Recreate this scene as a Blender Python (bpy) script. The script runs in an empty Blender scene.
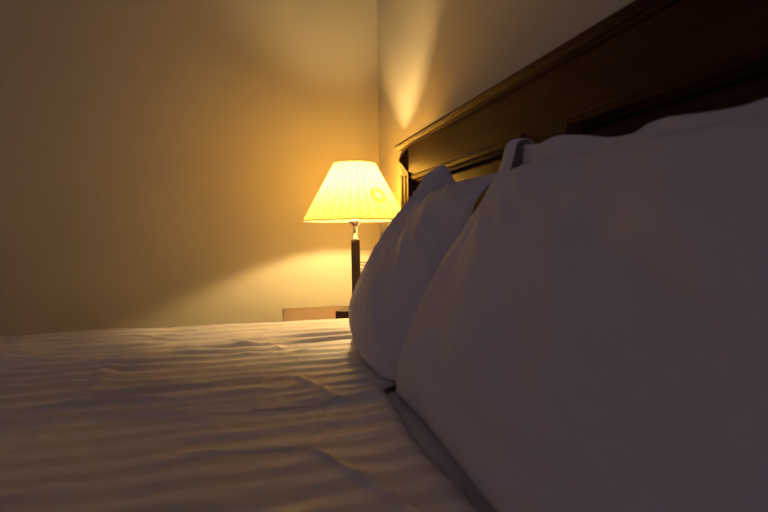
import bpy, bmesh, math
import numpy as np
from mathutils import Vector, Matrix

# ------------------------------------------------------------------ setting
EYE = 0.91                      # camera height above the floor; heights below are given from the eye
C = bpy.context.scene.collection
PI = math.pi


# ------------------------------------------------------------------ helpers
def link(name, me, mat, parent=None, smooth=True):
    o = bpy.data.objects.new(name, me)
    C.objects.link(o)
    if mat is not None:
        me.materials.append(mat)
    if smooth:
        for p in me.polygons:
            p.use_smooth = True
    if parent is not None:
        o.parent = parent
    return o


def from_bm(name, bm, mat, parent=None, smooth=False, loc=None):
    bmesh.ops.recalc_face_normals(bm, faces=bm.faces)
    me = bpy.data.meshes.new(name)
    bm.to_mesh(me)
    bm.free()
    o = link(name, me, mat, parent, smooth)
    if loc is not None:
        o.location = loc
    return o


def thing(name, label, cat, loc=(0, 0, 0), rz=0.0, group=None):
    o = bpy.data.objects.new(name, None)
    o.empty_display_size = 0.1
    C.objects.link(o)
    o.location = loc
    o.rotation_euler = (0, 0, rz)
    tag(o, label, cat, group)
    return o


def tag(o, label, cat, group=None):
    o['label'] = label
    o['category'] = cat
    if group:
        o['group'] = group
    return o


def structure(o):
    o['kind'] = 'structure'
    return o


def add_box(bm, x0, x1, y0, y1, z0, z1, bevel=0.0, seg=2):
    m = Matrix.Translation(((x0 + x1) / 2, (y0 + y1) / 2, (z0 + z1) / 2)) @ \
        Matrix.Diagonal((x1 - x0, y1 - y0, z1 - z0, 1))
    r = bmesh.ops.create_cube(bm, size=1.0, matrix=m)
    if bevel > 0:
        vs = set(r['verts'])
        es = [e for e in bm.edges if e.verts[0] in vs and e.verts[1] in vs]
        bmesh.ops.bevel(bm, geom=es, offset=bevel, segments=seg, affect='EDGES', profile=0.5)


def box(name, dims, mat, parent=None, bevel=0.0):
    bm = bmesh.new()
    add_box(bm, *dims, bevel=bevel)
    return from_bm(name, bm, mat, parent)


def add_profile(bm, prof, y0, y1):
    """extrude a closed (x, z) profile along y"""
    a = [bm.verts.new((x, y0, z)) for x, z in prof]
    b = [bm.verts.new((x, y1, z)) for x, z in prof]
    n = len(prof)
    for i in range(n):
        j = (i + 1) % n
        bm.faces.new((a[i], a[j], b[j], b[i]))
    bm.faces.new(a)
    bm.faces.new(list(reversed(b)))


def add_lathe(bm, prof, n=48, closed=False):
    rings = []
    for r, z in prof:
        rings.append([bm.verts.new((r * math.cos(2 * PI * k / n), r * math.sin(2 * PI * k / n), z)) for k in range(n)])
    m = len(rings)
    for i in range(m if closed else m - 1):
        A, B = rings[i], rings[(i + 1) % m]
        for k in range(n):
            l = (k + 1) % n
            bm.faces.new((A[k], A[l], B[l], B[k]))
    return rings


def add_tube(bm, pts, rad, n=8, closed=False):
    pts = [Vector(p) for p in pts]
    m = len(pts)
    rings = []
    for i, p in enumerate(pts):
        q0 = pts[(i - 1) % m] if (closed or i > 0) else p
        q1 = pts[(i + 1) % m] if (closed or i < m - 1) else p
        t = (q1 - q0).normalized()
        up = Vector((0, 0, 1)) if abs(t.z) < 0.9 else Vector((1, 0, 0))
        a = t.cross(up).normalized()
        b = t.cross(a)
        rings.append([bm.verts.new(p + rad * (a * math.cos(2 * PI * k / n) + b * math.sin(2 * PI * k / n))) for k in range(n)])
    for i in range(m if closed else m - 1):
        A, B = rings[i], rings[(i + 1) % m]
        for k in range(n):
            l = (k + 1) % n
            bm.faces.new((A[k], A[l], B[l], B[k]))
    if not closed:
        bm.faces.new(rings[0])
        bm.faces.new(rings[-1])


# ---- numpy noise -------------------------------------------------
def vnoise(x, y, seed=0):
    x = np.asarray(x, float)
    y = np.asarray(y, float)
    xi = np.floor(x).astype(np.int64)
    yi = np.floor(y).astype(np.int64)
    fx = x - xi
    fy = y - yi
    fx = fx * fx * fx * (fx * (fx * 6 - 15) + 10)
    fy = fy * fy * fy * (fy * (fy * 6 - 15) + 10)

    def h(a, b):
        n = (a * 374761393 + b * 668265263 + seed * 974711) & 0x7fffffff
        n = ((n ^ (n >> 13)) * 1274126177) & 0x7fffffff
        n = ((n ^ (n >> 16)) * 1103515245) & 0x7fffffff
        return ((n >> 8) % 65536) / 32767.5 - 1.0
    return ((h(xi, yi) * (1 - fx) + h(xi + 1, yi) * fx) * (1 - fy) +
            (h(xi, yi + 1) * (1 - fx) + h(xi + 1, yi + 1) * fx) * fy)


def fbm(x, y, seed=0, octv=3):
    s = 0
    a = 1.0
    for k in range(octv):
        s = s + a * vnoise(np.asarray(x) * 2 ** k, np.asarray(y) * 2 ** k, seed + 17 * k)
        a *= 0.5
    return s


def sstep(a, b, x):
    t = np.clip((x - a) / (b - a), 0, 1)
    return t * t * (3 - 2 * t)


def seg_dist(X, Y, pts):
    """distance, signed side and arc position from a polyline"""
    best = np.full(X.shape, 1e9)
    side = np.zeros(X.shape)
    arc = np.zeros(X.shape)
    tot = sum(math.hypot(b[0] - a[0], b[1] - a[1]) for a, b in zip(pts, pts[1:]))
    s0 = 0
    for (ax, ay), (bx, by) in zip(pts, pts[1:]):
        L = math.hypot(bx - ax, by - ay)
        t = np.clip(((X - ax) * (bx - ax) + (Y - ay) * (by - ay)) / (L * L), 0, 1)
        dx = X - (ax + t * (bx - ax))
        dy = Y - (ay + t * (by - ay))
        d = np.hypot(dx, dy)
        sd = np.sign((bx - ax) * dy - (by - ay) * dx)
        k = d < best
        best = np.where(k, d, best)
        side = np.where(k, sd, side)
        arc = np.where(k, (s0 + t * L) / tot, arc)
        s0 += L
    return best, side, arc


def grid_mesh(name, P, mat, parent=None):
    """P: (n, m, 3) points"""
    n, m, _ = P.shape
    idx = np.arange(n * m).reshape(n, m)
    f = np.stack([idx[:-1, :-1], idx[1:, :-1], idx[1:, 1:], idx[:-1, 1:]], -1).reshape(-1, 4)
    me = bpy.data.meshes.new(name)
    me.from_pydata(P.reshape(-1, 3).tolist(), [], f.tolist())
    me.update()
    return link(name, me, mat, parent)


# ------------------------------------------------------------------ materials
def new_mat(name):
    m = bpy.data.materials.new(name)
    m.use_nodes = True
    nt = m.node_tree
    return m, nt, nt.nodes['Principled BSDF']


def N(nt, kind, **kw):
    n = nt.nodes.new(kind)
    for k, v in kw.items():
        setattr(n, k, v)
    return n


def mix_rgb(nt, fac, c1, c2):
    m = N(nt, 'ShaderNodeMix', data_type='RGBA')
    if hasattr(fac, 'links'):
        nt.links.new(fac, m.inputs[0])
    else:
        m.inputs[0].default_value = fac
    m.inputs[6].default_value = (*c1, 1)
    m.inputs[7].default_value = (*c2, 1)
    return m.outputs[2]


def math_node(nt, op, a, b=None):
    m = N(nt, 'ShaderNodeMath', operation=op)
    for i, v in enumerate((a, b)):
        if v is None:
            continue
        if isinstance(v, (int, float)):
            m.inputs[i].default_value = v
        else:
            nt.links.new(v, m.inputs[i])
    return m.outputs[0]


def bump(nt, bsdf, height, strength, dist):
    b = N(nt, 'ShaderNodeBump')
    b.inputs['Strength'].default_value = strength
    b.inputs['Distance'].default_value = dist
    nt.links.new(height, b.inputs['Height'])
    nt.links.new(b.outputs[0], bsdf.inputs['Normal'])


def mat_paint(name, col, rough=0.75, b=0.15):
    m, nt, p = new_mat(name)
    tc = N(nt, 'ShaderNodeTexCoord')
    n1 = N(nt, 'ShaderNodeTexNoise')
    n1.inputs['Scale'].default_value = 2.2
    n1.inputs['Detail'].default_value = 4
    nt.links.new(tc.outputs['Object'], n1.inputs['Vector'])
    c = mix_rgb(nt, n1.outputs['Fac'], [v * 0.95 for v in col], [min(1, v * 1.04) for v in col])
    nt.links.new(c, p.inputs['Base Color'])
    p.inputs['Roughness'].default_value = rough
    p.inputs['Specular IOR Level'].default_value = 0.25
    n2 = N(nt, 'ShaderNodeTexNoise')
    n2.inputs['Scale'].default_value = 140
    nt.links.new(tc.outputs['Object'], n2.inputs['Vector'])
    bump(nt, p, n2.outputs['Fac'], b, 0.0015)
    return m


def mat_wood(name, dark, light, rough=0.38, axis='Y', spec=0.5):
    m, nt, p = new_mat(name)
    tc = N(nt, 'ShaderNodeTexCoord')
    mp = N(nt, 'ShaderNodeMapping')
    sc = [26, 26, 26]
    sc['XYZ'.index(axis)] = 1.6
    mp.inputs['Scale'].default_value = sc
    nt.links.new(tc.outputs['Object'], mp.inputs['Vector'])
    n1 = N(nt, 'ShaderNodeTexNoise')
    n1.inputs['Scale'].default_value = 1.6
    n1.inputs['Detail'].default_value = 6
    n1.inputs['Distortion'].default_value = 0.6
    nt.links.new(mp.outputs[0], n1.inputs['Vector'])
    r = N(nt, 'ShaderNodeMapRange')
    r.inputs[1].default_value = 0.3
    r.inputs[2].default_value = 0.7
    nt.links.new(n1.outputs['Fac'], r.inputs[0])
    c = mix_rgb(nt, r.outputs[0], dark, light)
    nt.links.new(c, p.inputs['Base Color'])
    p.inputs['Roughness'].default_value = rough
    p.inputs['Specular IOR Level'].default_value = spec
    bump(nt, p, n1.outputs['Fac'], 0.12, 0.001)
    return m


def mat_cloth(name, col, stripe=None, period=0.066, amount=0.06, axis=1, weave=0.25):
    m, nt, p = new_mat(name)
    tc = N(nt, 'ShaderNodeTexCoord')
    n2 = N(nt, 'ShaderNodeTexNoise')
    n2.inputs['Scale'].default_value = 420
    nt.links.new(tc.outputs['Object'], n2.inputs['Vector'])
    n1 = N(nt, 'ShaderNodeTexNoise')
    n1.inputs['Scale'].default_value = 3.0
    nt.links.new(tc.outputs['Object'], n1.inputs['Vector'])
    if stripe:
        sep = N(nt, 'ShaderNodeSeparateXYZ')
        nt.links.new(tc.outputs['Object'], sep.inputs[0])
        s = math_node(nt, 'SINE', math_node(nt, 'MULTIPLY', sep.outputs[axis], 2 * PI / period))
        f = N(nt, 'ShaderNodeMapRange', interpolation_type='SMOOTHSTEP')
        f.inputs[1].default_value = -0.6
        f.inputs[2].default_value = 0.6
        nt.links.new(s, f.inputs[0])
        c = mix_rgb(nt, f.outputs[0], [v * (1 - amount) for v in col], col)
        rr = N(nt, 'ShaderNodeMapRange')
        rr.inputs[3].default_value = 0.7
        rr.inputs[4].default_value = 0.48
        nt.links.new(f.outputs[0], rr.inputs[0])
        nt.links.new(rr.outputs[0], p.inputs['Roughness'])
    else:
        c = mix_rgb(nt, n1.outputs['Fac'], [v * 0.97 for v in col], col)
        p.inputs['Roughness'].default_value = 0.75
    nt.links.new(c, p.inputs['Base Color'])
    p.inputs['Specular IOR Level'].default_value = 0.2
    p.inputs['Sheen Weight'].default_value = 0.08
    bump(nt, p, n2.outputs['Fac'], weave, 0.0006)
    return m


M_WALL = mat_paint('wall_paint', (0.72, 0.67, 0.50))
M_CEIL = mat_paint('ceiling_paint', (0.82, 0.78, 0.72))
M_FLOOR = mat_wood('floor_wood', (0.10, 0.05, 0.025), (0.17, 0.09, 0.045), 0.4)
M_HEAD = mat_wood('espresso_wood', (0.050, 0.0155, 0.003), (0.084, 0.027, 0.005), 0.34, 'Y', 0.14)
M_HEADV = mat_wood('espresso_wood_upright', (0.050, 0.0155, 0.003), (0.084, 0.027, 0.005), 0.34, 'Z', 0.14)
M_STAND = mat_wood('nightstand_wood', (0.13, 0.060, 0.025), (0.20, 0.095, 0.040), 0.30, 'Y', 0.5)
M_STANDD = mat_wood('nightstand_dark_wood', (0.020, 0.010, 0.005), (0.035, 0.018, 0.009), 0.35, 'Y', 0.5)
M_LAMPW = mat_wood('lamp_dark_wood', (0.018, 0.008, 0.004), (0.035, 0.016, 0.008), 0.35, 'Z', 0.5)
M_DUVET = mat_cloth('striped_duvet_cotton', (0.86, 0.81, 0.78), stripe=True, period=0.060, amount=0.17)
M_SHEET = mat_cloth('plain_sheet_cotton', (0.82, 0.78, 0.78))
M_PILLOW = mat_cloth('pillow_cotton', (0.76, 0.72, 0.74), weave=0.35)
M_MATT = mat_cloth('mattress_ticking', (0.7, 0.68, 0.64))

m, nt, p = new_mat('chrome')
p.inputs['Base Color'].default_value = (0.75, 0.72, 0.68, 1)
p.inputs['Metallic'].default_value = 1
p.inputs['Roughness'].default_value = 0.18
M_CHROME = m
m, nt, p = new_mat('cord_rubber')
p.inputs['Base Color'].default_value = (0.03, 0.022, 0.016, 1)
p.inputs['Roughness'].default_value = 0.45
M_CORD = m

BULB_COL = (1.0, 0.68, 0.29)
m, nt, p = new_mat('bulb_glow')
nt.nodes.remove(p)
e = N(nt, 'ShaderNodeEmission')
e.inputs['Color'].default_value = (*BULB_COL, 1)
e.inputs['Strength'].default_value = 1080
nt.links.new(e.outputs[0], nt.nodes['Material Output'].inputs['Surface'])
M_BULB = m


def mat_shade():
    m, nt, p = new_mat('lampshade_fabric')
    nt.nodes.remove(p)
    tc = N(nt, 'ShaderNodeTexCoord')
    sep = N(nt, 'ShaderNodeSeparateXYZ')
    nt.links.new(tc.outputs['Object'], sep.inputs[0])
    ang = math_node(nt, 'ARCTAN2', sep.outputs[1], sep.outputs[0])
    col = math_node(nt, 'MULTIPLY', ang, 34 / (2 * PI))
    zz = math_node(nt, 'PINGPONG', math_node(nt, 'MULTIPLY', sep.outputs[2], 46.0), 0.5)
    u = math_node(nt, 'ADD', col, math_node(nt, 'MULTIPLY', zz, 0.9))
    s = math_node(nt, 'ABSOLUTE', math_node(nt, 'SUBTRACT', math_node(nt, 'FRACT', u), 0.5))
    f = N(nt, 'ShaderNodeMapRange', interpolation_type='SMOOTHSTEP')
    f.inputs[1].default_value = 0.30
    f.inputs[2].default_value = 0.46
    nt.links.new(s, f.inputs[0])
    ct = mix_rgb(nt, f.outputs[0], (0.82, 0.59, 0.17), (0.56, 0.36, 0.06))
    cd = mix_rgb(nt, f.outputs[0], (0.80, 0.70, 0.42), (0.72, 0.58, 0.28))
    tr = N(nt, 'ShaderNodeBsdfTranslucent')
    df = N(nt, 'ShaderNodeBsdfDiffuse')
    nt.links.new(ct, tr.inputs['Color'])
    nt.links.new(cd, df.inputs['Color'])
    mx = N(nt, 'ShaderNodeMixShader')
    mx.inputs[0].default_value = 0.52
    nt.links.new(tr.outputs[0], mx.inputs[1])
    nt.links.new(df.outputs[0], mx.inputs[2])
    nt.links.new(mx.outputs[0], nt.nodes['Material Output'].inputs['Surface'])
    return m


M_SHADE = mat_shade()
m, nt, p = new_mat('shade_trim')
nt.nodes.remove(p)
tr = N(nt, 'ShaderNodeBsdfTranslucent')
tr.inputs['Color'].default_value = (0.55, 0.40, 0.16, 1)
df = N(nt, 'ShaderNodeBsdfDiffuse')
df.inputs['Color'].default_value = (0.75, 0.62, 0.36, 1)
mx = N(nt, 'ShaderNodeMixShader')
nt.links.new(tr.outputs[0], mx.inputs[1])
nt.links.new(df.outputs[0], mx.inputs[2])
nt.links.new(mx.outputs[0], nt.nodes['Material Output'].inputs['Surface'])
M_TRIM = m

# ------------------------------------------------------------------ the room
WX, WY = 0.655, 2.45
E0 = EYE
structure(box('floor', (-3.4, WX + 0.12, -2.6, WY + 0.12, -0.1, 0.0), M_FLOOR))
structure(box('wall_right', (WX, WX + 0.12, -2.6, WY + 0.12, 0.0, 2.65), M_WALL))
structure(box('wall_back', (-3.4, WX, WY, WY + 0.12, 0.0, 2.65), M_WALL))
structure(box('baseboard_back', (-3.4, WX, WY - 0.015, WY, 0.0, 0.09), M_HEAD))

# ------------------------------------------------------------------ bed
BY0, BY1, BC = -0.12, 1.79, 0.839
bed = thing('bed', 'dark espresso wooden bed with a tall panelled headboard behind the white pillows', 'bed', (0, 0, 0))
base_bm = bmesh.new()
add_box(base_bm, -1.50, 0.535, BY0 + 0.02, BY1 - 0.02, 0.10, 0.34, bevel=0.01)
from_bm('bed_base', base_bm, M_HEAD, bed)
for x in (-1.42, 0.45):
    for y in (BY0 + 0.12, BC, BY1 - 0.12):
        box('leg', (x - 0.03, x + 0.03, y - 0.03, y + 0.03, 0.0, 0.10), M_HEAD, bed, 0.004)
bm = bmesh.new()
add_box(bm, -1.495, 0.525, BY0, BY1, 0.3405, E0 - 0.313, bevel=0.03, seg=4)
mattress = from_bm('mattress', bm, M_MATT, bed, smooth=True)

# headboard: stiles, rails and recessed fields in one carved board
HX, HXB = 0.540, 0.615
HY0, HY1 = -0.042, 1.72
PZ = E0 + 0.199                 # upper edge of the panels
PB = E0 - 0.26                  # lower edge of the panels
pans = [(0.909, 1.607), (0.071, 0.769)]
bm = bmesh.new()
add_box(bm, HX + 0.022, HXB, HY0, HY1, E0 - 0.60, E0 + 0.297)                   # back board
add_box(bm, HX, HX + 0.023, HY0, HY1, PZ, E0 + 0.297)                          # frieze
add_box(bm, HX, HX + 0.023, HY0, HY1, E0 - 0.60, PB)                           # lower rail
for y0, y1 in ((1.607, HY1), (0.769, 0.909), (HY0, 0.071)):
    add_box(bm, HX, HX + 0.023, y0, y1, PB, PZ)                                # stiles
head = from_bm('headboard', bm, M_HEAD, bed)
bv = head.modifiers.new('edge', 'BEVEL')
bv.width = 0.0015
bv.segments = 2
bv.limit_method = 'ANGLE'

for y0, y1 in pans:
    # moulding frame that steps down into the recess
    bm = bmesh.new()
    prof = [(0.0, -0.005), (0.004, -0.007), (0.008, -0.004), (0.014, -0.002), (0.018, 0.006), (0.024, 0.010), (0.028, 0.0222), (0.0, 0.0222)]
    # (inward distance, depth)
    ring = []
    for d, dep in prof:
        x = HX + dep
        ring.append([bm.verts.new(v) for v in ((x, y0 + d, PB + d), (x, y1 - d, PB + d), (x, y1 - d, PZ - d), (x, y0 + d, PZ - d))])
    n = len(prof)
    for i in range(n):
        A, B = ring[i], ring[(i + 1) % n]
        for k in range(4):
            l = (k + 1) % 4
            bm.faces.new((A[k], A[l], B[l], B[k]))
    from_bm('panel_moulding', bm, M_HEAD, head)
    # raised field
    bm = bmesh.new()
    a, b = 0.030, 0.036
    pr = [(a, 0.0215), (a, 0.012), (b, 0.009)]
    ring = []
    for d, dep in pr:
        x = HX + dep
        ring.append([bm.verts.new(v) for v in ((x, y0 + d, PB + d), (x, y1 - d, PB + d), (x, y1 - d, PZ - d), (x, y0 + d, PZ - d))])
    for A, B in zip(ring, ring[1:]):
        for k in range(4):
            l = (k + 1) % 4
            bm.faces.new((A[k], A[l], B[l], B[k]))
    bm.faces.new(ring[-1])
    bm.faces.new(list(reversed(ring[0])))
    from_bm('panel', bm, M_HEAD, head)

# cornice
bm = bmesh.new()
z = E0
add_profile(bm, [(HXB + 0.012, z + 0.297), (HX - 0.001, z + 0.297), (HX - 0.003, z + 0.293), (HX - 0.006, z + 0.294), (HX - 0.007, z + 0.299),
                 (HX - 0.013, z + 0.302), (HX - 0.016, z + 0.305), (HX - 0.018, z + 0.306), (HX - 0.020, z + 0.310), (HX - 0.020, z + 0.315),
                 (HX - 0.017, z + 0.318), (HXB + 0.012, z + 0.320)], HY0 - 0.012, HY1 + 0.010)
from_bm('cornice', bm, M_HEAD, head)

# end posts: fluted pilaster below, faceted boss above
for y0, y1 in ((1.622, 1.706), (HY0 + 0.014, HY0 + 0.098)):
    bm = bmesh.new()
    w = y1 - y0
    xs = HX - 0.007
    cuts = [0, .2, .26, .32, .38, .46, .54, .62, .68, .74, .80, 1.0]
    dep = [0, 0, .005, .005, 0, 0, 0, 0, .005, .005, 0, 0]
    top = z + 0.204
    bot = z - 0.55
    pts = [(xs + d, y0 + c * w) for c, d in zip(cuts, dep)] + [(HX + 0.001, y1), (HX + 0.001, y0)]
    A = [bm.verts.new((x, y, bot)) for x, y in pts]
    B = [bm.verts.new((x, y, top)) for x, y in pts]
    for i in range(len(pts)):
        j = (i + 1) % len(pts)
        bm.faces.new((A[i], A[j], B[j], B[i]))
    bm.faces.new(A)
    bm.faces.new(list(reversed(B)))
    add_box(bm, xs - 0.002, HX + 0.001, y0 - 0.002, y1 + 0.002, top, top + 0.008)
    from_bm('pilaster', bm, M_HEADV, head)
    bm = bmesh.new()
    zb, zt, zm = z + 0.215, z + 0.296, z + 0.258
    ya, yb = y0 + 0.024, y1 + 0.004
    ym = (ya + yb) / 2
    q = [bm.verts.new(v) for v in ((HX, ya, zb), (HX, yb, zb), (HX, yb, zt), (HX, ya, zt))]
    q2 = [bm.verts.new(v) for v in ((HX - 0.001, ya, zb), (HX - 0.001, yb, zb), (HX - 0.001, yb, zt), (HX - 0.001, ya, zt))]
    ap = bm.verts.new((HX - 0.022, ym, zm))
    bm.faces.new(q)
    for k in range(4):
        l = (k + 1) % 4
        bm.faces.new((q[k], q[l], q2[l], q2[k]))
        bm.faces.new((q2[k], q2[l], ap))
    from_bm('corner_block', bm, M_HEAD, head)

# ------------------------------------------------------------------ bed linen
# fitted sheet: a grid over the top that turns down the sides
SX0, SX1 = -1.505, 0.529


def draped(xs_t, ys_t, x0, x1, y0, y1, ztop, rad, drop, hfun):
    """grid over a rectangle; outside [x0,x1]x[y0,y1] the parameter bends round an edge of radius rad and hangs"""
    X, Y = np.meshgrid(xs_t, ys_t, indexing='ij')

    def bend(T, a, b):
        over = np.maximum(T - b, 0) + np.maximum(a - T, 0)
        sgn = np.where(T > b, 1.0, np.where(T < a, -1.0, 0.0))
        base = np.clip(T, a, b)
        q = rad * PI / 2
        th = np.clip(over / rad, 0, PI / 2)
        out = rad * np.sin(th)
        dn = rad * (1 - np.cos(th)) + np.maximum(over - q, 0)
        return base + sgn * out, dn
    px, dx = bend(X, x0, x1)
    py, dy = bend(Y, y0, y1)
    Z = ztop - np.maximum(dx, dy)
    flat = sstep(0.03, 0.0, np.maximum(dx, dy))
    Z = Z + hfun(X, Y) * flat
    return np.stack([px, py, Z], -1)


def sheet_h(X, Y):
    h = 0.0012 * fbm(X * 9, Y * 7, 5)
    h = h + 0.0005 * np.exp(-((X - 0.25 - 0.008 * vnoise(X * 0, Y * 8, 3)) / 0.012) ** 2)
    return h


xs = np.concatenate([np.linspace(-1.70, -0.1, 40), np.linspace(-0.08, 0.52, 90)])
ys = np.linspace(-0.32, 1.99, 170)
P = draped(xs, ys, -1.48, 1.0, BY0 + 0.02, BY1 - 0.02, E0 - 0.3080, 0.022, 0, sheet_h)
o = grid_mesh('fitted_sheet', P, M_SHEET, mattress)
o['label'] = 'plain white fitted sheet'

# striped cover
CREASES = [  # points, height, width, kind
    ([(-0.20, 1.10), (-0.088, 1.073), (0.02, 1.084), (0.108, 1.059), (0.152, 0.904)], -0.0040, 0.0040, 1),
    ([(0.100, 1.080), (0.139, 0.959), (0.168, 0.845)], 0.0080, 0.008, 0),
    ([(-0.25, 0.93), (-0.156, 0.919), (-0.075, 0.899), (0.015, 0.875), (0.154, 0.883), (0.223, 0.882)], -0.0040, 0.0040, 1),
    ([(-0.10, 0.73), (-0.023, 0.723), (0.037, 0.715), (0.075, 0.711)], -0.0018, 0.0045, 1),
    ([(0.073, 0.718), (0.096, 0.676), (0.118, 0.623), (0.147, 0.547), (0.18, 0.44)], 0.0060, 0.007, 0),
    ([(-0.26, 1.62), (-0.285, 1.45), (-0.296, 1.351), (-0.291, 1.131), (-0.299, 0.929), (-0.304, 0.78)], 0.0060, 0.014, 2),
    ([(0.027, 1.166), (0.032, 1.08), (0.016, 0.966), (0.015, 0.747)], 0.0018, 0.008, 2),
    ([(0.10, 1.20), (0.206, 1.273), (0.239, 1.30)], 0.0050, 0.009, 2),
    ([(0.158, 0.903), (0.123, 0.821), (0.103, 0.76)], 0.0050, 0.008, 2),
    ([(0.215, 1.343), (0.205, 1.042), (0.196, 0.845), (0.190, 0.687)], 0.0045, 0.010, 2),
    ([(-0.25, 1.42), (-0.12, 1.47), (-0.039, 1.444), (0.047, 1.485), (0.112, 1.341)], 0.0045, 0.010, 2),
    ([(-0.02, 1.30), (0.05, 1.36), (0.10, 1.30), (0.17, 1.34)], 0.0045, 0.009, 2),
    ([(-0.62, 1.66), (-0.45, 1.64), (-0.33, 1.66), (-0.22, 1.62)], -0.0025, 0.006, 1),
    ([(-0.5, 1.10), (-0.40, 1.17), (-0.30, 1.13)], 0.0040, 0.012, 2),
    ([(-0.36, 0.72), (-0.28, 0.66), (-0.2, 0.70)], 0.0045, 0.014, 2),
    ([(0.02, 0.86), (0.06, 0.97), (0.11, 1.02)], 0.0035, 0.009, 2),
    ([(0.165, 1.20), (0.185, 1.05), (0.150, 0.93)], 0.0040, 0.009, 2),
]


def duvet_h(X, Y):
    warp = 0.008 * fbm(X * 2.2, Y * 2.0, 11) + 0.006 * vnoise(X * 8, Y * 6, 31) + 0.0025 * vnoise(X * 21, Y * 14, 35)
    amp = 0.60 + 0.40 * vnoise(X * 5.2 + 5, Y * 7.5, 21)
    patch = 0.50 + 0.50 * sstep(-0.4, 0.4, fbm(X * 3.6 + 3, Y * 4.1, 41, 2))
    near = sstep(0.45, 1.0, Y)
    yw = Y + warp
    a1 = 0.55 + 0.45 * vnoise(X * 10 + 5, Y * 8, 43)
    a2 = np.clip(0.15 + 0.85 * vnoise(X * 7 + 2, Y * 3.3, 47), -0.1, 1)
    rip = a1 * np.sin(2 * PI * yw / 0.066) + 0.45 * a2 * np.sin(2 * PI * yw / 0.038 + 1.5 * vnoise(X * 5, Y * 5, 45))
    h = 0.0120 * amp * patch * (0.34 + 0.66 * near) * rip
    h = h + 0.0016 * vnoise(X * 17, Y * 30, 51) * patch
    h = h + 0.0009 * vnoise(X * 38, Y * 44, 55)
    h = h + 0.0045 * fbm(X * 2.4, Y * 2.6, 61, 2)
    h = h + 0.0018 * vnoise(X * 13 + 2, Y * 5, 71)
    for pts, a, w, mode in CREASES:
        d, sd, arc = seg_dist(X + 0.004 * vnoise(X * 14, Y * 14, 81), Y + 0.004 * vnoise(X * 14, Y * 14, 91), pts)
        env = sstep(0, 0.16, arc) * sstep(1.0, 0.84, arc)
        if mode == 2:
            env = env * (0.55 + 0.45 * vnoise(arc * 9, arc * 0, int(abs(pts[0][0]) * 1000)))
        if mode == 1:      # a step-like pucker: groove with a raised lip beside it
            prof = np.exp(-(d / w) ** 2) - 0.7 * np.exp(-((d - 1.6 * w) / (1.3 * w)) ** 2)
        else:
            prof = np.exp(-(d / w) ** 2)
        if mode == 0:
            h = h * (1 - 0.8 * env * np.exp(-(d / 0.03) ** 2))
        h = h + a * env * prof
    # rolled hem beside the pillows
    hem = 0.226 + 0.010 * sstep(0.75, 0.98, Y) + 0.004 * vnoise(Y * 7, Y * 0, 7)
    h = h * (1 - 0.8 * sstep(0.19, 0.225, X) * sstep(0.95, 1.1, Y))
    h = h + 0.003 * np.exp(-((X - hem + 0.018) / 0.014) ** 2) * sstep(1.02, 0.9, Y)
    h = np.where(h < -0.006, -0.006 - 0.005 * np.tanh((-h - 0.006) / 0.005), h)
    return h


xs = np.concatenate([np.linspace(-1.78, -0.95, 60), np.linspace(-0.945, 0.236, 300)])
ys = np.concatenate([np.linspace(-0.42, 0.28, 70), np.linspace(0.286, 1.87, 400), np.linspace(1.875, 2.08, 20)])
X0, Y0 = np.meshgrid(xs, ys, indexing='ij')
P = draped(xs, ys, -1.50, 1.0, BY0 + 0.005, 1.782, E0 - 0.290, 0.027, 0, duvet_h)
# the hem follows a gently wavering line
k = sstep(0.12, 0.236, X0)
P[..., 0] += k * 0.125 * sstep(0.935, 1.02, P[..., 1])
P[..., 0] += k * (0.002 + 0.012 * sstep(0.75, 0.98, P[..., 1]) + 0.005 * vnoise(P[..., 1] * 6, P[..., 1] * 0, 7))
# hem edge rolls down on to the sheet
edge = sstep(0.216, 0.236, X0)
P[..., 2] -= edge ** 2 * 0.0068 * (P[..., 2] > E0 - 0.32) * sstep(1.03, 0.95, P[..., 1])
dv = grid_mesh('duvet', P, M_DUVET)
so = dv.modifiers.new('cloth', 'SOLIDIFY')
so.thickness = 0.003
so.offset = -1
tag(dv, 'white striped cotton bed cover, wrinkled, spread over the bed in front of the pillows', 'duvet')

# ------------------------------------------------------------------ pillows
SHEET_Z = E0 - 0.3035


def crom(tk, vk, t):
    """smooth interpolation through knots"""
    tk = np.asarray(tk, float)
    vk = np.asarray(vk, float)
    mk = np.gradient(vk, tk)
    i = np.clip(np.searchsorted(tk, t) - 1, 0, len(tk) - 2)
    h = tk[i + 1] - tk[i]
    s = (t - tk[i]) / h
    return ((2 * s ** 3 - 3 * s ** 2 + 1) * vk[i] + (s ** 3 - 2 * s ** 2 + s) * h * mk[i] +
            (-2 * s ** 3 + 3 * s ** 2) * vk[i + 1] + (s ** 3 - s ** 2) * h * mk[i + 1])


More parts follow.
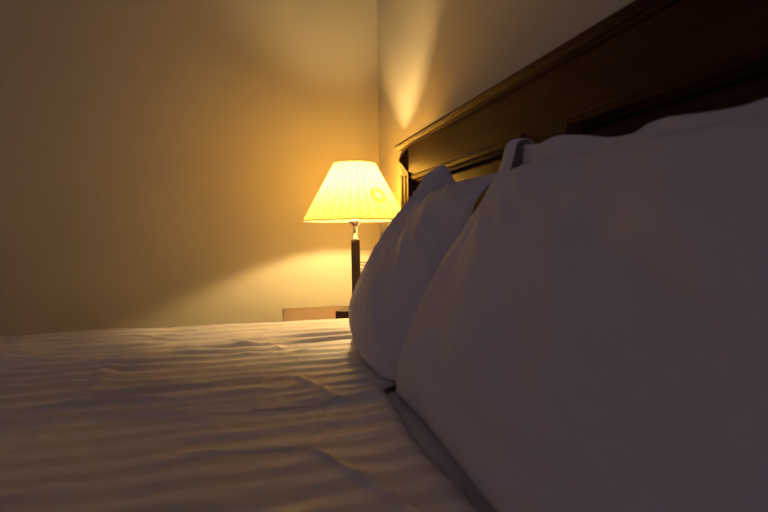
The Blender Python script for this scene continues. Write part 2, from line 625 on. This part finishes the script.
def pillow_mesh(name, knots, mat, disp, nu=150, nw=120, pu=2.6, pw=2.6, q=0.55, xmax=0.534, shift=None, parent=None, zfloor=None):
    kn = np.array(knots, float)
    u = -np.cos(np.linspace(0, PI, nu))
    w = -np.cos(np.linspace(0, PI, nw))
    U, W = np.meshgrid(u, w, indexing='ij')
    g = lambda c: crom(kn[:, 0], kn[:, c], W)
    xc, zc, tf, tb, y0, y1 = [g(c) for c in range(1, 7)]
    eps = 1e-3
    dx = (crom(kn[:, 0], kn[:, 1], np.clip(W + eps, -1, 1)) - crom(kn[:, 0], kn[:, 1], np.clip(W - eps, -1, 1)))
    dz = (crom(kn[:, 0], kn[:, 2], np.clip(W + eps, -1, 1)) - crom(kn[:, 0], kn[:, 2], np.clip(W - eps, -1, 1)))
    L = np.hypot(dx, dz)
    nx, nz = -dz / L, dx / L
    Y = y0 + (y1 - y0) * (U + 1) / 2
    fu = np.clip(1 - np.abs(U) ** pu, 0, 1) ** q
    fw = np.clip(1 - np.abs(W) ** pw, 0, 1) ** q
    env = fu * fw
    if shift is not None:
        sx, sy, sz = shift(U, W)
    else:
        sx = sy = sz = 0

    ZF = zfloor(Y) if zfloor else SHEET_Z

    def side(sign, T):
        d = T * env + (disp(U, W, Y) * np.minimum(1, env * 2.5) if sign > 0 else 0)
        x = xc + sx + sign * nx * d
        zz = zc + sz + sign * nz * d + E0
        x = np.where(x > xmax - 0.004, xmax - 0.004 * np.exp(-(x - xmax + 0.004) / 0.004), x)
        zz = np.where(zz < ZF + 0.004, ZF + 0.004 * np.exp((zz - ZF - 0.004) / 0.004), zz)
        return np.stack([x, Y + sy, zz], -1)
    F = side(1, tf)
    B = side(-1, tb)
    verts = np.concatenate([F.reshape(-1, 3), B.reshape(-1, 3)])
    n = nu * nw
    idx = np.arange(n).reshape(nu, nw)
    f = np.stack([idx[:-1, :-1], idx[1:, :-1], idx[1:, 1:], idx[:-1, 1:]], -1).reshape(-1, 4)
    fb = f[:, ::-1] + n
    me = bpy.data.meshes.new(name)
    me.from_pydata(verts.tolist(), [], np.concatenate([f, fb]).tolist())
    bm = bmesh.new()
    bm.from_mesh(me)
    bmesh.ops.remove_doubles(bm, verts=bm.verts, dist=1e-5)
    bmesh.ops.recalc_face_normals(bm, faces=bm.faces)
    bm.to_mesh(me)
    bm.free()
    return link(name, me, mat, parent)


def rays(U, W, cu, cw, su, sw, k, seed, R, amp, sharp=1.0):
    """creases fanning out of a corner"""
    a = (U - cu) * su
    b = (W - cw) * sw
    r = np.hypot(a, b) + 1e-6
    th = np.arctan2(b, a)
    s = np.sin(k * th + 1.6 * vnoise(th * 4, r * 7, seed) + seed)
    s = np.sign(s) * np.abs(s) ** sharp
    mod = 0.6 + 0.4 * vnoise(th * 6 + 3, r * 5, seed + 3)
    return amp * s * mod * sstep(0.02, 0.12, r) * np.exp(-r / R)


def crease(U, W, pts, a, w, su, sw):
    d, sd, arc = seg_dist(U * su, W * sw, [(p[0] * su, p[1] * sw) for p in pts])
    return a * np.exp(-(d / w) ** 2) * sstep(0, 0.2, arc) * sstep(1.0, 0.75, arc)


# -- far pillow
def disp_far(U, W, Y):
    h = 0.007 * fbm(U * 1.6 + 2, W * 1.4, 101, 2)
    a = (U - 0.62) * 0.28
    b = (W - 1.18) * 0.25
    r = np.hypot(a, b)
    th = np.arctan2(b, a)
    for k, amp, sd in ((19, 0.0190, 3), (37, 0.0190, 8), (71, 0.0080, 18)):
        c = (1 - np.abs(np.sin(k / 2 * th + 1.1 * vnoise(th * 3, r * 6, sd) + sd))) ** 1.6
        m = np.clip(0.60 + 0.70 * vnoise(th * 5 + 2, r * 6, sd + 4), 0, 1.2)
        h = h + amp * c * m * sstep(0.03, 0.12, r) * np.exp(-r / 0.55)
    h = h + rays(U, W, -1.0, -1.1, 0.28, 0.25, 13, 12, 0.16, 0.006)
    h = h + crease(U, W, [(0.84, 0.70), (0.76, 0.1), (0.72, -0.6)], -0.008, 0.005, 0.28, 0.25)
    return h


def shift_far(U, W):
    c = sstep(0.16, 0.58, U) * (1 - 1.0 * np.clip((U - 0.58) / 0.42, 0, 1)) * sstep(0.45, 1.0, W)
    low = sstep(-0.2, -1.0, W) * sstep(0.75, -0.5, U) * sstep(-1.0, -0.78, U)
    rot = 0.030 * U * sstep(-1.0, -0.3, W) * sstep(1.0, 0.6, W)
    return -0.004 * c - 0.034 * low + rot, 0.0 * c, 0.052 * c


pf = pillow_mesh('pillow', [
    (-1.0, 0.300, -0.286, 0.080, 0.05, 0.930, 1.440),
    (-0.5, 0.360, -0.200, 0.099, 0.06, 0.930, 1.540),
    (0.0, 0.424, -0.080, 0.100, 0.028, 0.938, 1.540),
    (0.5, 0.472, 0.045, 0.075, 0.020, 0.945, 1.420),
    (1.0, 0.506, 0.128, 0.028, 0.02, 0.950, 1.305)], M_PILLOW, disp_far, nu=220, nw=160, shift=shift_far, pu=2.7, pw=3.6,
    zfloor=lambda Y: E0 - 0.3035 + 0.0190 * sstep(0.90, 0.985, Y))
tag(pf, 'farther white bed pillow with creased corner, leaning on the headboard nearest the lamp', 'pillow', 'bed pillows')


# -- near front pillow
def disp_near(U, W, Y):
    h = 0.006 * fbm(U * 1.3 + 7, W * 1.2 + 1, 201, 2) + 0.003 * fbm(U * 4.3 + 7, W * 3.2 + 1, 211, 2)
    h = h + rays(U, W, 0.95, 1.15, 0.37, 0.24, 21, 5, 0.30, 0.0130, 0.8)
    h = h + rays(U, W, 0.95, 1.15, 0.37, 0.24, 41, 9, 0.26, 0.0055)
    h = h + rays(U, W, -1.15, -0.9, 0.37, 0.24, 13, 15, 0.45, 0.014)
    h = h + crease(U, W, [(0.62, 0.35), (0.60, -0.1), (0.66, -0.8)], -0.0036, 0.0035, 0.37, 0.24)
    h = h + crease(U, W, [(0.82, 0.1), (0.80, -0.3), (0.83, -0.8)], -0.0030, 0.003, 0.37, 0.24)
    h = h + crease(U, W, [(0.45, -0.55), (0.05, -0.72), (-0.6, -0.68)], -0.006, 0.030, 0.37, 0.24)
    h = h + crease(U, W, [(0.30, 0.30), (-0.10, -0.10), (-0.7, -0.45)], -0.007, 0.030, 0.37, 0.24)
    h = h + crease(U, W, [(0.0, 0.55), (-0.40, 0.1), (-0.85, -0.2)], -0.009, 0.026, 0.37, 0.24)
    return h


pn = pillow_mesh('pillow', [
    (-1.0, 0.276, -0.298, 0.080, 0.05, 0.160, 0.928),
    (-0.5, 0.328, -0.215, 0.102, 0.055, 0.140, 0.925),
    (0.0, 0.388, -0.100, 0.106, 0.045, 0.140, 0.908),
    (0.5, 0.438, 0.010, 0.094, 0.026, 0.150, 0.868),
    (1.0, 0.452, 0.108, 0.070, 0.012, 0.170, 0.800)], M_PILLOW, disp_near, nu=220, nw=150, pu=4.0, pw=3.8,
    shift=lambda U, W: (-0.014 * sstep(-0.2, -1.0, W) * sstep(0.5, -0.3, U), 0 * U, -0.004 * sstep(0.2, 1.0, W) * sstep(0.1, -0.5, U) + 0.006 * sstep(0.3, 1.0, W) * sstep(0.3, 0.8, U)))
tag(pn, 'large near white bed pillow, smooth and shaded, in front of another pillow', 'pillow', 'bed pillows')


# -- pillow behind it
def disp_back(U, W, Y):
    h = 0.004 * fbm(U * 2.3 + 9, W * 1.7 + 4, 301, 2)
    h = h + rays(U, W, 0.95, 1.05, 0.37, 0.24, 11, 6, 0.18, 0.004)
    return h


def shift_back(U, W):
    top = sstep(0.2, 1.0, W)
    y = 0.13 + 0.72 * (U + 1) / 2
    zt = np.interp(y, [0.13, 0.25, 0.39, 0.42, 0.456, 0.517, 0.545, 0.570, 0.60, 0.627, 0.681, 0.735, 0.76, 0.80, 0.85],
                   [0.12, 0.130, 0.133, 0.131, 0.134, 0.142, 0.141, 0.133, 0.134, 0.138, 0.152, 0.162, 0.163, 0.159, 0.166])
    return 0 * U, 0 * U, (zt - 0.155) * top


pb = pillow_mesh('pillow', [
    (-1.0, 0.505, -0.285, 0.022, 0.020, 0.130, 0.860),
    (-0.5, 0.508, -0.180, 0.022, 0.020, 0.110, 0.880),
    (0.0, 0.510, -0.065, 0.022, 0.020, 0.110, 0.880),
    (0.5, 0.509, 0.060, 0.026, 0.020, 0.115, 0.870),
    (1.0, 0.505, 0.155, 0.036, 0.020, 0.130, 0.850)], M_PILLOW, disp_back, shift=shift_back, pu=5.0)
tag(pb, 'white pillow squeezed between the near pillow and the headboard, only its top edge showing', 'pillow', 'bed pillows')
# open end of its case: an empty hood of cloth that arches over and hangs beside the pillow
na, nb = 110, 40
s = np.linspace(0, 1, na)        # from the back, over the arch, down the front
t = np.linspace(0, 1, nb)        # from the near lip to the far fold
S, T = np.meshgrid(s, t, indexing='ij')
y = 0.842 + 0.085 * T + 0.006 * vnoise(S * 5, T * 2, 25)
ztop = 0.176 + 0.004 * np.sin(PI * np.clip(T * 1.6, 0, 1)) - 0.050 * sstep(0.30, 1.0, T)
ra = 0.022 - 0.010 * T           # radius of the arch
sb, sa = 0.10, 0.26              # back leg, arch, front leg
ang = PI * np.clip((S - sb) / (sa - sb), 0, 1)
back = np.clip((sb - S) / sb, 0, 1) * 0.05
front = np.clip((S - sa) / (1 - sa), 0, 1) * 0.25
px = 0.504 + ra * np.cos(ang) - 0.14 * front - 0.05 * front ** 2 + 0.012 * T * sstep(0, 0.1, front) \
    - 0.012 * np.sin(PI * T) * sstep(0.0, 0.15, front) - 0.004 * vnoise(S * 8, T * 2.5, 15)
pz = E0 + ztop - ra + ra * np.sin(ang) - back - front
py = y + 0.016 * front / 0.19 + 0.15 * T * sstep(0.0, 0.10, front)
px = np.minimum(px, 0.532)
fl = grid_mesh('pillowcase_flap', np.stack([px, py, pz], -1), M_PILLOW, pb)
so = fl.modifiers.new('cloth', 'SOLIDIFY')
so.thickness = 0.002
so.offset = 0

# ------------------------------------------------------------------ nightstand
ns = thing('nightstand', 'low brown wooden nightstand beside the bed, under the lamp', 'nightstand', (0.394, 2.113, 0), math.radians(-3.0))
NT = E0 - 0.325
hx, hy = 0.24, 0.255
bm = bmesh.new()
add_box(bm, -hx, hx, -hy, hy, NT - 0.032, NT, bevel=0.003)
from_bm('tabletop', bm, M_STAND, ns)
bm = bmesh.new()
add_box(bm, -hx + 0.022, hx - 0.004, -hy + 0.008, hy - 0.008, 0.10, NT - 0.032)
from_bm('body', bm, M_STANDD, ns)
for k in range(2):
    z1 = NT - 0.042 - k * 0.205
    d = box('drawer', (-hx + 0.008, -hx + 0.022, -hy + 0.02, hy - 0.02, z1 - 0.19, z1), M_STANDD, ns, 0.003)
    bm = bmesh.new()
    add_lathe(bm, [(0.0001, 0.024), (0.008, 0.0235), (0.012, 0.019), (0.010, 0.012), (0.005, 0.008), (0.006, 0.0)], 20)
    kn = from_bm('knob', bm, M_CHROME, d, smooth=True)
    kn.location = (-hx + 0.008, 0, z1 - 0.095)
    kn.rotation_euler = (0, -PI / 2, 0)
for x in (-hx + 0.05, hx - 0.03):
    for y in (-hy + 0.035, hy - 0.035):
        box('leg', (x - 0.02, x + 0.02, y - 0.02, y + 0.02, 0, 0.10), M_STANDD, ns, 0.003)

# ------------------------------------------------------------------ lamp
LX, LY = 0.434, 2.0
lamp = thing('table_lamp', 'lit table lamp with cream cone shade on a dark square wooden stem', 'lamp', (LX, LY, NT + 0.0005), 0)
L0 = E0 - (NT + 0.0005)         # eye level in the lamp's own frame
RZ = math.radians(-31)
bm = bmesh.new()
add_box(bm, -0.066, 0.066, -0.066, 0.066, 0.0, 0.034, bevel=0.003)
o = from_bm('base', bm, M_LAMPW, lamp)
o.rotation_euler = (0, 0, RZ)
bm = bmesh.new()
add_box(bm, -0.0175, 0.0175, -0.0175, 0.0175, 0.034, L0 - 0.012, bevel=0.003)
o = from_bm('stem', bm, M_LAMPW, lamp)
o.rotation_euler = (0, 0, math.radians(-12))
bm = bmesh.new()
add_lathe(bm, [(0.0001, L0 - 0.012), (0.012, L0 - 0.012), (0.012, L0 - 0.008), (0.0085, L0 - 0.006), (0.0085, L0 + 0.040), (0.012, L0 + 0.043),
               (0.024, L0 + 0.054), (0.027, L0 + 0.060), (0.027, L0 + 0.064), (0.018, L0 + 0.068), (0.0165, L0 + 0.072), (0.0165, L0 + 0.148), (0.0001, L0 + 0.148)], 28)
from_bm('neck', bm, M_CHROME, lamp, smooth=True)
# bulb
BZ = L0 + 0.176
bm = bmesh.new()
prof = [(0.011, L0 + 0.149), (0.011, L0 + 0.154)]
for k in range(0, 15):
    a = -PI / 2 + 0.55 + (PI - 0.55) * k / 14
    prof.append((max(0.0001, 0.022 * math.cos(a)), BZ + 0.022 * math.sin(a)))
add_lathe(bm, prof, 24)
from_bm('bulb', bm, M_BULB, lamp, smooth=True)
# shade
ZB, ZT, RB, RT = L0 + 0.064, L0 + 0.289, 0.206, 0.083
bm = bmesh.new()
add_lathe(bm, [(RB + (RT - RB) * k / 16, ZB + (ZT - ZB) * k / 16) for k in range(17)], 96)
sh = from_bm('lamp_shade', bm, M_SHADE, lamp, smooth=True)
for nm, r, zc in (('bottom_trim', RB, ZB), ('top_trim', RT, ZT)):
    bm = bmesh.new()
    add_tube(bm, [(r * math.cos(2 * PI * k / 96), r * math.sin(2 * PI * k / 96), zc) for k in range(96)], 0.0022, 8, True)
    from_bm(nm, bm, M_TRIM, sh, smooth=True)
# tinted translucent ring just inside the lampshade wall
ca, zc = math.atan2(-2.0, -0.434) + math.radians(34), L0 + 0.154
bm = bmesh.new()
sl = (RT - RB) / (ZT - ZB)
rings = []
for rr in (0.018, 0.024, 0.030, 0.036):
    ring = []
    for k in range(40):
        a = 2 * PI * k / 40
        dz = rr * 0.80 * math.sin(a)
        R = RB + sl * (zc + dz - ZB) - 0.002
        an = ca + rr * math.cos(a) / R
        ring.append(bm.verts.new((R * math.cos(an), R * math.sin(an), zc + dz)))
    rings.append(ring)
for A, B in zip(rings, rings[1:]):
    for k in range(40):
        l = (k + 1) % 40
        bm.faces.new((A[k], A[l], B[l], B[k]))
m, nt, p = new_mat('ring_translucent')
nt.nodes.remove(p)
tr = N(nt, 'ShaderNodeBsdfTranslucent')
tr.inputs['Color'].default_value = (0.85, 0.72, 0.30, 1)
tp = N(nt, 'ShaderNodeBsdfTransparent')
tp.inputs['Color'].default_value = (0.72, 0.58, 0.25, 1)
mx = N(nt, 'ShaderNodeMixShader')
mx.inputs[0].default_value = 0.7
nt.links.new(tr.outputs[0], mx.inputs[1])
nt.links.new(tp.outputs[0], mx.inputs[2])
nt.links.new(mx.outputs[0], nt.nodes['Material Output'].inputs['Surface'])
from_bm('tinted_ring', bm, m, sh, smooth=True)
# spider that carries the shade
bm = bmesh.new()
for k in range(3):
    a = 2 * PI * k / 3 + 0.5
    rz = L0 + 0.078
    R = RB + sl * (rz - ZB)
    add_tube(bm, [(0.0165 * math.cos(a), 0.0165 * math.sin(a), rz), (R * math.cos(a), R * math.sin(a), rz)], 0.0014, 6)
from_bm('shade_fitter', bm, M_CHROME, lamp)
# flex looped behind the stem
bm = bmesh.new()
pts = []
for k in range(90):
    a = 2 * PI * 3.0 * k / 89
    pts.append((0.034 + 0.030 * math.cos(a), 0.040 + 0.022 * math.sin(a), L0 - 0.105 - 0.060 * k / 89 + 0.006 * math.sin(a * 0.5)))
pts += [(0.062, 0.05, L0 - 0.19), (0.06, 0.07, L0 - 0.24), (0.07, 0.09, L0 - 0.29), (0.09, 0.12, 0.0045), (0.11, 0.17, 0.0045)]
add_tube(bm, pts, 0.0022, 6)
from_bm('power_cord', bm, M_CORD, lamp, smooth=True)

# ------------------------------------------------------------------ light
w = bpy.data.worlds.new('World')
bpy.context.scene.world = w
w.use_nodes = True
bg = w.node_tree.nodes['Background']
# dusk: a cool glow from the side of the room behind the viewer, the rest almost dark
nt = w.node_tree
tc = N(nt, 'ShaderNodeTexCoord')
dt = N(nt, 'ShaderNodeVectorMath', operation='DOT_PRODUCT')
nt.links.new(tc.outputs['Generated'], dt.inputs[0])
dt.inputs[1].default_value = Vector((-0.72, -0.62, 0.30)).normalized()
mr = N(nt, 'ShaderNodeMapRange', interpolation_type='SMOOTHSTEP')
mr.inputs[1].default_value = 0.25
mr.inputs[2].default_value = 0.95
nt.links.new(dt.outputs['Value'], mr.inputs[0])
cl = mix_rgb(nt, mr.outputs[0], (0.022, 0.0165, 0.017), (0.098, 0.079, 0.100))
nt.links.new(cl, bg.inputs[0])
bg.inputs[1].default_value = 1.0

# ------------------------------------------------------------------ camera
cam = bpy.data.cameras.new('camera')
co = bpy.data.objects.new('camera', cam)
C.objects.link(co)
cam.sensor_width = 36
cam.lens = 24
cam.clip_start = 0.02
yaw, pit, rol = math.radians(15.4), math.radians(-2.2), math.radians(0.7)
fw = Vector((math.sin(yaw) * math.cos(pit), math.cos(yaw) * math.cos(pit), math.sin(pit)))
r0 = Vector((math.cos(yaw), -math.sin(yaw), 0))
u0 = r0.cross(fw)
R = r0 * math.cos(rol) - u0 * math.sin(rol)
U = u0 * math.cos(rol) + r0 * math.sin(rol)
co.matrix_world = Matrix(((R.x, U.x, -fw.x, 0), (R.y, U.y, -fw.y, 0), (R.z, U.z, -fw.z, EYE), (0, 0, 0, 1)))
cam.dof.use_dof = True
cam.dof.focus_distance = 1.95
cam.dof.aperture_fstop = 4.5
sc = bpy.context.scene
sc.camera = co

sc.view_settings.view_transform = 'Standard'
sc.view_settings.look = 'None'
sc.view_settings.gamma = 1
sc.view_settings.use_curve_mapping = False
sc.view_settings.exposure = 0.0
